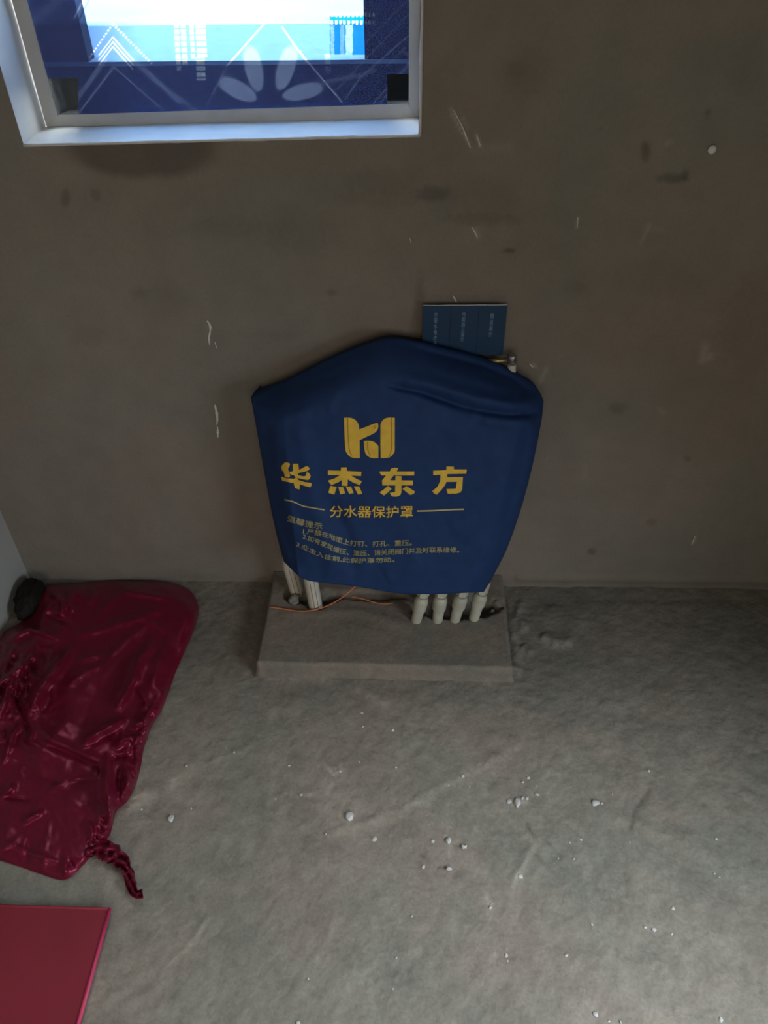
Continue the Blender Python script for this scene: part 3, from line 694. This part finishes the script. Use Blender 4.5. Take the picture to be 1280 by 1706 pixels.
def ink(name, polys, m, off=.0012, label=None, tri=None, parent=None):
    """lay flat print shapes on the cloth surface"""
    bm = bmesh.new()
    if tri is not None:
        V_, Fc = tri; vs = [bm.verts.new((a, b_, 0)) for a, b_ in V_]
        for f in Fc:
            try: bm.faces.new([vs[i] for i in f])
            except ValueError: pass
    for poly in polys:
        vs = [bm.verts.new((a, b_, 0)) for a, b_ in poly]
        for t in tessellate_polygon([[Vector((a, b_, 0)) for a, b_ in poly]]):
            try: bm.faces.new([vs[i] for i in t])
            except ValueError: pass
    bmesh.ops.triangulate(bm, faces=bm.faces[:])
    for _ in range(5):
        es = [e for e in bm.edges if e.calc_length() > 5.0]
        if not es: break
        bmesh.ops.subdivide_edges(bm, edges=es, cuts=1); bmesh.ops.triangulate(bm, faces=bm.faces[:])
    for v_ in bm.verts: v_.co = on_cloth(v_.co.x, v_.co.y, off)
    o = bmo(name, bm, m, parent)
    if parent is None: adopt(o, root_c)
    if label: tag(o, label)
    return o
def sc(polys, k, ox, oy): return [[(a/k+ox, b_/k+oy) for a, b_ in p] for p in polys]
def strip(pts, wd):
    pts = np.array(pts, float); t = np.gradient(pts, axis=0); t /= np.linalg.norm(t, axis=1)[:, None]; nn = np.stack([-t[:, 1], t[:, 0]], 1)*wd/2
    return [tuple(p) for p in pts+nn] + [tuple(p) for p in (pts-nn)[::-1]]
A_ = (7.53, 455, 760); Bx = (7.53, 620, 760); Lg = (10.667, 560, 680)
logo_0 = ink('logo_mark', sc([[(140, 170), (225, 168), (270, 173), (315, 190), (350, 215), (380, 250), (400, 290), (408, 330), (412, 378), (500, 345), (600, 305), (680, 275), (725, 262), (745, 270), (752, 300), (750, 350), (735, 390), (700, 430), (640, 465), (560, 500), (480, 540), (420, 568), (425, 885), (340, 888), (290, 880), (245, 860), (210, 825), (185, 790), (170, 755), (160, 640), (153, 500), (145, 320)]], *Lg), M_yellow, label='yellow logo mark of rounded letter shapes')
logo_1 = ink('logo_mark', sc([[(495, 585), (540, 578), (600, 580), (650, 588), (685, 605), (720, 635), (748, 665), (755, 700), (752, 888), (640, 886), (595, 872), (550, 840), (522, 800), (508, 750), (500, 660)]], *Lg), M_yellow)
logo_2 = ink('logo_mark', sc([[(795, 885), (790, 700), (790, 300), (800, 265), (820, 225), (850, 195), (890, 175), (950, 165), (1045, 170), (1045, 760), (1030, 800), (1000, 835), (965, 865), (930, 882), (870, 888)]], *Lg), M_yellow)
for pts, lm_ in zip(([(205, 175), (210, 350), (218, 520), (232, 700), (250, 790), (285, 850)], [(985, 170), (985, 500), (984, 740), (970, 810), (935, 865)], [(562, 600), (565, 720), (580, 790), (615, 855)], [(690, 308), (690, 365)]), (logo_0, logo_2, logo_1, logo_0)):
    ink('logo_line', [strip([(a/Lg[0]+Lg[1], b_/Lg[0]+Lg[2]) for a, b_ in pts], 1.5)], M_yellow_dk, .0018, parent=lm_)
chars = [
 ('bold yellow character 华', A_, [[(105, 130), (125, 100), (150, 78), (185, 80), (215, 95), (205, 130), (190, 155), (170, 185), (112, 180)], [(112, 160), (188, 160), (200, 200), (215, 245), (205, 268), (150, 262), (135, 205)],
    [(248, 95), (315, 95), (325, 150), (318, 215), (300, 280), (258, 235), (250, 165)], [(205, 195), (260, 185), (340, 165), (385, 140), (420, 122), (445, 135), (462, 158), (440, 182), (390, 195), (340, 205), (250, 240), (215, 225)],
    [(290, 228), (345, 245), (380, 252), (410, 248), (418, 215), (425, 195), (460, 215), (472, 245), (465, 278), (440, 300), (390, 292), (330, 280), (285, 265)],
    [(100, 255), (160, 275), (260, 285), (295, 262), (320, 300), (400, 325), (485, 335), (482, 365), (470, 390), (400, 375), (330, 350), (245, 335), (115, 310)], [(265, 300), (340, 320), (338, 370), (332, 418), (278, 402), (262, 355)]]),
 ('bold yellow character 杰', A_, [[(690, 178), (850, 182), (855, 140), (925, 140), (926, 184), (1110, 195), (1105, 250), (900, 238), (690, 237)], [(840, 238), (905, 238), (880, 285), (830, 322), (735, 362), (712, 340), (690, 305), (770, 280)],
    [(865, 235), (942, 238), (935, 375), (862, 370)], [(915, 238), (980, 242), (1040, 280), (1115, 315), (1090, 365), (1000, 328), (930, 285)], [(720, 370), (800, 387), (770, 482), (695, 460)], [(820, 385), (880, 387), (907, 467), (843, 478)],
    [(915, 385), (980, 382), (1012, 465), (955, 473)], [(1015, 380), (1080, 378), (1122, 470), (1068, 483)]]),
 ('bold yellow character 东', Bx, [[(95, 190), (530, 190), (530, 242), (120, 242), (100, 215)], [(225, 188), (240, 155), (285, 142), (332, 150), (312, 185), (290, 220), (225, 302), (128, 302), (165, 255)],
    [(125, 300), (515, 305), (515, 365), (130, 367)], [(295, 248), (370, 250), (370, 450), (355, 490), (310, 507), (250, 505), (222, 460), (290, 448)], [(200, 372), (247, 410), (200, 455), (150, 494), (95, 455), (150, 415)],
    [(430, 375), (480, 405), (541, 445), (525, 472), (480, 487), (430, 450), (383, 410)]]),
 ('bold yellow character 方', Bx, [[(768, 182), (932, 175), (935, 128), (1025, 130), (1030, 165), (1190, 165), (1182, 220), (940, 224), (768, 240)], [(860, 215), (945, 215), (942, 300), (920, 360), (870, 425), (812, 483), (780, 470), (755, 438), (820, 385), (855, 315)],
    [(930, 264), (1142, 262), (1132, 420), (1110, 455), (1055, 470), (950, 472), (935, 412), (1050, 410), (1066, 322), (930, 322)]])]
for lab_, fr__, polys in chars:
    # each stroke lies a hair above the one before, so that overlapping strokes do not flicker
    o = None; bmj = bmesh.new()
    V_all = []; F_all = []
    for q, p in enumerate(sc(polys, *fr__)):
        b0 = len(V_all)
        V_all += p
        F_all += [tuple(b0+i for i in t) for t in tessellate_polygon([[Vector((a, b_, 0)) for a, b_ in p]])]
    bmj.free()
    ink('title_character', [], M_yellow, label=lab_, tri=(V_all, F_all))
ink('rule_line', [strip(catmull([(474, 832.5), (489, 836), (505, 843), (520, 846), (541, 849.5)], 20), 2.0)], M_pale, label='thin gold rule left of the subtitle')
ink('rule_line', [strip([(695, 851.5), (720, 851), (745, 849.5), (773, 848.5)], 2.4)], M_pale, label='thin gold rule right of the subtitle')
def path_text(name, s, pts, height, m, label, bold=0.0):
    V_, Fc = glyphs(s)
    if len(V_) == 0: return
    x0, x1 = V_[:, 0].min(), V_[:, 0].max(); y0 = V_[:, 1].min(); yy1 = V_[:, 1].max()
    c = catmull(pts, 80); dl = np.concatenate([[0], np.cumsum(np.hypot(*np.diff(c, axis=0).T))]); T = dl[-1]
    tn = np.gradient(c, axis=0); tn /= np.linalg.norm(tn, axis=1)[:, None]
    s_ = (V_[:, 0]-x0)/(x1-x0)*T
    cx_, cy_ = np.interp(s_, dl, c[:, 0]), np.interp(s_, dl, c[:, 1]); tx, ty = np.interp(s_, dl, tn[:, 0]), np.interp(s_, dl, tn[:, 1])
    k_ = ((V_[:, 1]-y0)/(yy1-y0)-.5)*height
    W = np.stack([cx_ + ty*k_*.5, cy_ - np.abs(tx)*k_], 1)
    Vf = W; Ff = Fc
    if bold:
        n_ = len(W); Vf = np.concatenate([W, W+np.array([bold, 0]), W+np.array([0, bold])]); Ff = Fc + [[i+n_ for i in f] for f in Fc] + [[i+2*n_ for i in f] for f in Fc]
    ink(name, [], m, .0012, label, tri=(Vf, Ff))
path_text('subtitle', '分水器保护罩', [(549.5, 852), (580, 852), (620, 852.5), (660, 852.5), (688, 852)], 19, M_yellow, 'yellow subtitle line', .5)
path_text('notice_heading', '温馨提示', [(479, 863), (498, 868.5), (514, 873), (537, 877)], 11, M_small, 'small wavy notice heading', .6)
path_text('notice_line', '1.严禁在地面上打钉、打孔、重压。', [(505, 884.5), (525, 887), (545, 891), (562, 898), (582, 904), (605, 906), (645, 905), (686, 904)], 9.5, M_small, 'first line of the small notice', .5)
path_text('notice_line', '2.如有发现爆压、泄压、请关闭阀门并及时联系维修。', [(505, 893), (512, 895.5), (523, 899.5), (534, 904), (546, 909), (557, 914.5), (577, 919.5), (592, 921), (624, 920.5), (687, 917.5), (725, 916), (765, 916)], 9.5, M_small, 'second line of the small notice', .5)
path_text('notice_line', '3.业主入住前,此保护罩勿动。', [(494, 906), (513, 914.5), (530, 922.5), (542, 927), (557, 930), (575, 932.5), (620, 933.5), (657, 932)], 9, M_small, 'third line of the small notice', .5)

# ------------------------------------------------------------------ crimson satin cloth on the floor
poly = [(-190, 1400), (-160, 1340), (-62, 1175), (-4, 1068), (8, 1052), (30, 1040), (52, 1014), (62, 990), (75, 976), (95, 973), (130, 971), (170, 968), (200, 966), (240, 966), (275, 969), (300, 975), (318, 985), (326, 997), (331, 1015), (328, 1035), (317, 1065), (305, 1092), (292, 1122), (277, 1165), (268, 1187), (256, 1205), (245, 1232), (239, 1250),
        (235, 1275), (225, 1310), (212, 1335), (194, 1352), (188, 1372), (181, 1395), (165, 1408), (140, 1440), (108, 1466), (70, 1457), (30, 1443), (0, 1434), (-60, 1420), (-130, 1405)]
poly = [tuple(p) for p in catmull(poly + [poly[0]], 260)[:-1]]
g0 = 2.6
ax_ = np.arange(-200, 345, g0); ay_ = np.arange(955, 1475, g0); GY, GX = np.meshgrid(ay_, ax_, indexing='ij')
ins = inside(GX, GY, poly)
nb = ins.copy()
for di, dj in ((0, 1), (0, -1), (1, 0), (-1, 0), (1, 1), (-1, -1), (1, -1), (-1, 1)): nb |= np.roll(np.roll(ins, di, 0), dj, 1)
ring = nb & ~ins
PA = np.array(poly); PB = np.roll(PA, -1, 0)
for i, j in zip(*np.where(ring)):
    q = np.array([GX[i, j], GY[i, j]]); dd = PB-PA; t = np.clip(((q-PA)*dd).sum(1)/((dd**2).sum(1)+1e-9), 0, 1); c = PA+dd*t[:, None]; m_ = np.argmin(((c-q)**2).sum(1)); GX[i, j], GY[i, j] = c[m_]
ed = edge_dist(GX, GY, poly)
right = sstep(60, 300, GX + (1200-GY)*-.25)
rad = np.clip(20 + 22*fbm(GX/45, GY/45, 2, 13.), 7, 40)
Hh = .036*(1-np.exp(-1.6*ed/rad))*(.8+.3*fbm(GX/90, GY/90, 2, 3.))
Hh *= 1 - .55*sstep(1230, 1400, GY)
Hh += (.006*fbm(GX/55+GY/130, GY/80, 2, 2.))*sstep(0, 20, ed)
def rdg(pts, wd, s):
    global Hh
    wob = 2.5*fbm(GX/18, GY/18, 2, pts[0][0]*.1)
    d_, f_ = seg_dist(GX+wob, GY+wob*.6, pts)
    prof = .55*np.exp(-(d_/wd)**2) + .45*np.exp(-d_/(wd*.9))
    Hh = Hh + s*1.15*prof*np.clip(np.minimum(f_, 1-f_)*3+.15, 0, 1)*sstep(0, 8, ed)
for pts, wd, s in [([(116, 1083), (100, 1103), (85, 1124), (70, 1145), (59, 1165), (49, 1196)], 8, .040), ([(232, 1093), (222, 1132), (204, 1163), (191, 1181)], 5, .026), ([(258, 1060), (240, 1090), (228, 1120)], 9, .010),
                   ([(139, 1243), (160, 1222), (182, 1210), (210, 1200)], 6, .028), ([(4, 1273), (18, 1235), (33, 1196)], 3.5, .016), ([(0, 1330), (26, 1304)], 5, .014), ([(36, 1375), (55, 1362), (75, 1351)], 4, .011),
                   ([(148, 1366), (152, 1382), (155, 1402)], 3, .010), ([(160, 1280), (165, 1300)], 3, .008), ([(178, 1262), (177, 1300), (183, 1345), (186, 1375)], 6, .034), ([(10, 1068), (50, 1048), (104, 1066)], 7, .020),
                   ([(60, 1090), (20, 1120), (-20, 1160)], 5, .016), ([(40, 1100), (10, 1160), (-5, 1210)], 4, .016), ([(15, 1140), (5, 1190)], 3, .012), ([(60, 1210), (90, 1235), (150, 1262), (180, 1272)], 8, .010), ([(66, 1236), (110, 1252), (175, 1282)], 6, -.010),
                   ([(120, 1060), (160, 1050), (230, 1030), (300, 1000)], 8, .008), ([(130, 1100), (170, 1090)], 5, .006), ([(110, 1145), (140, 1120), (175, 1108)], 4, .006), ([(255, 1175), (240, 1200), (222, 1212)], 4, .014), ([(232, 1228), (205, 1232), (190, 1245)], 4, .016),
                   ([(205, 1215), (203, 1235), (192, 1248)], 2.5, .012), ([(218, 1258), (200, 1262), (183, 1262)], 3, -.012), ([(200, 1275), (198, 1300), (200, 1330)], 4, -.012), ([(208, 1275), (215, 1300), (205, 1330)], 3, .010), ([(240, 1210), (225, 1240), (235, 1250)], 3, .012),
                   ([(85, 990), (105, 1000), (100, 1030)], 6, .014), ([(120, 985), (115, 1010), (125, 1020)], 4, .012), ([(200, 985), (240, 990), (300, 1000)], 5, .008), ([(160, 980), (150, 1010)], 5, .007), ([(70, 1020), (120, 1040)], 6, -.010),
                   ([(108, 1425), (108, 1462)], 3, .010), ([(108, 1430), (125, 1445)], 4, -.006), ([(0, 1400), (60, 1425), (105, 1440)], 6, .006), ([(20, 1260), (60, 1290), (120, 1310)], 9, -.006), ([(230, 1150), (245, 1170), (238, 1185)], 3, .008),
                   ([(20, 1150), (35, 1180), (50, 1230)], 4, -.012), ([(55, 1215), (48, 1235), (70, 1245)], 4, .012), ([(280, 1060), (265, 1110), (250, 1150)], 8, .006), ([(-10, 1240), (10, 1220)], 4, .014)]:
    rdg(pts, wd, s)
crump = np.maximum(sstep(120, 20, GX)*sstep(1260, 1150, GY)*sstep(1060, 1090, GY), sstep(-70, -50, -ed+GX*0-10)*0)
redge = sstep(45, 8, ed)*sstep(1160, 1200, GY)*(GX > 150)
rg = 1-np.abs(fbm(GX/16+GY/40, GY/22-GX/50, 3, 7.))*2
Hh += .010*crump*rg + .010*redge*(1-np.abs(fbm(GX/13, GY/15, 3, 17.))*2)*sstep(0, 6, ed)
Hh += .0022*(1-np.abs(fbm(GX/34+GY/60, GY/44-GX/60, 3, 27.))*2)*sstep(0, 10, ed)
rs_ = np.random.RandomState(5)
for k in range(34):                                     # finer pulls and creases, mostly running down to the left
    x0_ = rs_.uniform(-120, 310); y0_ = rs_.uniform(985, 1430); a_ = math.radians(rs_.choice([118, 105, 135, 20, 160]) + rs_.uniform(-14, 14)); l_ = rs_.uniform(45, 120)
    p3 = [(x0_, y0_), (x0_+l_*.5*math.cos(a_)+rs_.uniform(-4, 4), y0_+l_*.5*math.sin(a_)), (x0_+l_*math.cos(a_), y0_+l_*math.sin(a_)+rs_.uniform(-6, 6))]
    rdg(p3, rs_.uniform(3, 7), rs_.uniform(.003, .006)*(1 if rs_.rand() < .75 else -1))
Hh = np.maximum(Hh, .004*sstep(0, 6, ed)) + .002
PP = at_z(GX, GY, Hh); PP[..., 1] = np.minimum(PP[..., 1], -.006); PP[..., 0] = np.maximum(PP[..., 0], XL+.006)
keep = nb[:-1, :-1] & nb[1:, :-1] & nb[1:, 1:] & nb[:-1, 1:]
rc = empty('red_cloth', (-.75, -.4, .002)); tag(rc, 'crumpled shiny crimson cloth spread on the floor in the left corner', 'cloth')
cl = grid_mesh('satin_sheet', PP, keep, None, M_red); adopt(cl, rc)
# torn, twisted strip trailing off its near corner
c = catmull([(140, 1412), (160, 1412), (178, 1418), (195, 1428), (208, 1442), (215, 1458), (219, 1475), (226, 1490), (238, 1489)], 70)
tn = np.gradient(c, axis=0); tn /= np.linalg.norm(tn, axis=1)[:, None]; nn = np.stack([-tn[:, 1], tn[:, 0]], 1)
t = np.linspace(0, 1, 70); wdt = np.interp(t, [0, .3, .55, .75, 1], [15, 17, 11, 8, 8])*(1+.35*vnoise(t*22, t*0+.5))
ww = np.linspace(-1, 1, 17)
RG = c[:, None, :] + nn[:, None, :]*wdt[:, None, None]*ww[None, :, None]
zz = .006 + .012*np.abs(np.sin(ww[None]*3.2 + t[:, None]*9)) + .012*vnoise(ww[None]*2.2+t[:, None]*14, t[:, None]*30+ww[None]*.3)*.7
zz *= (1-.25*t[:, None]); zz = np.maximum(zz, .003)
RP = at_z(RG[..., 0], RG[..., 1], zz); ts = grid_mesh('torn_strip', RP, None, None, M_red); adopt(ts, rc)

# black crumpled bag in the corner
bc = at_z(45, 1012, .0)
bg_root = lump('plastic_bag', (0, 0, 0), 1.0, M_bag, 11, 1.0, 5, .22)
for v_ in bg_root.data.vertices:
    p = v_.co; n_ = 1 + .09*(1-abs(float(fbm(np.array([p.x*3+4]), np.array([p.y*3+p.z*2.4]), 3)[0]))*2)
    v_.co = Vector((p.x*n_*.036, p.y*n_*.080, max(p.z*n_*.034, -.022)))
bg_root.data.shade_smooth(); mnx = min(v_.co.x for v_ in bg_root.data.vertices); mnz = min(v_.co.z for v_ in bg_root.data.vertices); mxy = max(v_.co.y for v_ in bg_root.data.vertices)
bg_root.location = (XL+.008-mnx, -.030-mxy, .002-mnz)
tag(bg_root, 'crumpled black bag in the corner behind the red cloth', 'bag')

# ------------------------------------------------------------------ red board at the lower left
br = empty('red_board', (-.7, -.95, 0)); tag(br, 'flat dark red board with brighter edge at the near left of the floor', 'board')
zt = .014
q = [at_z(183, 1514, zt), at_z(122, 1735, zt), at_z(-260, 1745, zt), at_z(-190, 1504, zt)]
q[3][0] = max(q[3][0], XL+.01); q[2][0] = max(q[2][0], XL+.01)
bmb = hexa('board', q, [p*np.array([1, 1, 0])+np.array([0, 0, .001]) for p in q], M_board, .0018); adopt(bmb, br)
o = tube('edge_line', [q[0]+np.array([0, 0, -.001]), q[1]+np.array([0, 0, -.001])], .0034, M_edge_lit, seg=10); adopt(o, br); tag(o, 'light caught on the right edge, painted brighter pink-red')
o = tube('edge_line', [q[0]+np.array([0, 0, -.001]), q[3]+np.array([0, 0, -.001])], .0026, M_board, seg=10); adopt(o, br)

# ------------------------------------------------------------------ plaster crumbs on the floor
def crumb(pxx, pyy, size, label, group=None, k=0, hgt=.7):
    p = at_z(pxx, pyy, .001); r = size/F*1.75/2*.82
    z0 = floor_z(p[0], p[1])
    o = lump('plaster_crumb', (p[0], p[1], z0 + r*hgt*.55), r, M_crumb, k*7+3, hgt, 2 if size > 5 else 1, .5)
    tag(o, label, 'crumb', group); return o
special = [((583, 1360), 13, 'largest white plaster crumb, alone on the floor below the plinth'), ((748, 1447), 9, 'round white crumb standing proud with a dark shadow at its left'),
           ((748, 1400), 11, 'white crumb just above the round one, at the head of a pale streak'), ((774, 1410), 7, 'small white crumb right of the pale streak'),
           ((862, 1337), 13, 'widest white flake in the cluster on the right half of the floor'), ((286, 1364), 11, 'white crumb on the floor right of the red cloth'),
           ((993, 1337), 11, 'white crumb pair right of the flake cluster')]
for k, (p, s, lb) in enumerate(special): crumb(*p, s, lb, None, k, .9 if k in (1, 3) else .55)
crs = [(655, 1215, 7), (603, 1187, 5), (605, 1210, 5), (771, 1294, 9), (881, 1295, 6), (871, 1302, 6), (893, 1309, 5), (895, 1323, 7), (849, 1335, 8), (871, 1329, 7), (879, 1329, 6), (1003, 1337, 6), (1021, 1322, 5), (931, 1429, 5),
       (867, 1459, 7), (870, 1461, 5), (1195, 1396, 6), (1122, 1512, 7), (1076, 1544, 6), (1091, 1547, 6), (993, 1689, 8), (987, 1540, 5), (944, 1591, 6), (844, 1591, 6), (817, 1512, 6), (543, 1390, 5), (624, 1397, 7), (969, 1398, 5), (957, 1430, 5), (1192, 1454, 5),
       (1082, 1283, 6), (311, 1276, 5), (236, 1348, 6), (319, 1347, 5), (482, 1275, 5), (459, 1331, 5), (502, 1324, 6), (599, 1269, 4), (390, 1253, 5), (513, 1630, 5), (660, 1595, 5), (655, 1647, 4), (686, 1526, 5), (497, 1703, 5), (722, 1401, 6), (706, 1443, 6),
       (660, 1278, 4), (748, 1309, 4), (783, 1310, 4), (1200, 1460, 4), (1120, 1555, 4), (1015, 1700, 5), (1035, 1702, 5), (1202, 1698, 6), (846, 1600, 4), (820, 1505, 4), (1050, 1402, 4), (950, 1402, 4), (556, 1291, 4), (567, 1285, 6)]
for k, (a, b_, s) in enumerate(crs):
    if math.hypot(a-873, b_-1322) < 50: lb, gp = 'tiny white plaster crumb close around the widest flake', 'tiny crumbs around the widest flake'
    elif a > 920: lb, gp = 'tiny white plaster crumb on the right side of the floor', 'tiny crumbs on the right of the floor'
    elif a < 520 and b_ < 1450: lb, gp = 'tiny white plaster crumb near the red cloth, left of the floor middle', 'tiny crumbs near the red cloth'
    elif b_ < 1350: lb, gp = 'tiny white plaster crumb in the middle of the floor, nearer the plinth', 'tiny crumbs nearer the plinth'
    else: lb, gp = 'tiny white plaster crumb in the near middle of the floor', 'tiny crumbs in the near middle of the floor'
    crumb(a, b_, s*.9, lb, gp, k+20, .5)

# ------------------------------------------------------------------ plaster dabs and nicks standing on the wall (parts of the wall)
def dab(pts, wds, m=M_crumb, th=.0012, label=None):
    c = catmull(pts, 26); tn = np.gradient(c, axis=0); tn /= np.linalg.norm(tn, axis=1)[:, None]; nn = np.stack([-tn[:, 1], tn[:, 0]], 1)
    wv = np.interp(np.linspace(0, 1, 26), np.linspace(0, 1, len(wds)), wds)*(1+.3*vnoise(np.linspace(0, 9, 26)+pts[0][0], np.zeros(26)))
    lat = np.array([-1, -.5, 0, .5, 1]); zt_ = np.array([0, .8, 1, .8, 0])
    g = c[:, None]+nn[:, None]*wv[:, None, None]*lat[None, :, None]/2
    Yv = -(.0005 + th*zt_[None, :]*np.clip(wv[:, None]/3, .3, 1.2)) - .0022
    o = grid_mesh('plaster_dab', at_y(g[..., 0], g[..., 1], Yv), None, None, m); o.parent = wall_back; return o
for pts, wds in [([(345, 534), (349, 542), (350, 552), (348, 562), (349, 575)], [3, 3.5, 3, 3, 1]), ([(350, 540), (354, 550)], [2, 1]), ([(358, 570), (361, 580)], [1.2, 1.5]),
                 ([(358, 674), (361, 688), (362, 702), (361, 708)], [2, 5, 4, 1.5]), ([(362, 710), (363, 720), (363, 730)], [2, 4, 1]),
                 ([(754, 492), (758, 498), (761, 504)], [1.2, 3, 1.5]), ([(786, 378), (790, 384), (796, 396)], [1.5, 3, 1]), ([(882, 606), (888, 612)], [1, 3]), ([(963, 362), (962, 380)], [1.6, 1.2]),
                 ([(755, 182), (770, 210), (784, 246)], [1, 2.2, 2.5]), ([(794, 224), (801, 244)], [2, 2.6]), ([(1158, 893), (1153, 907)], [1.2, 1.4]), ([(683, 397), (685, 405)], [1.2, 1])]:
    dab(pts, wds)
o = lump('wall_plug', at_y(1187, 249, -.004), .0062, M_crumb, 8, 1.0, 3, .2); o.scale = (.9, .5, 1.2)
o.location = tuple(at_y(1187, 249, -.004)); tag(o, 'round white plaster plug high on the wall at the right', 'plug')
for v_ in o.data.vertices: pass
for o in list(bpy.data.objects):
    if '_base' in o.keys(): del o['_base']
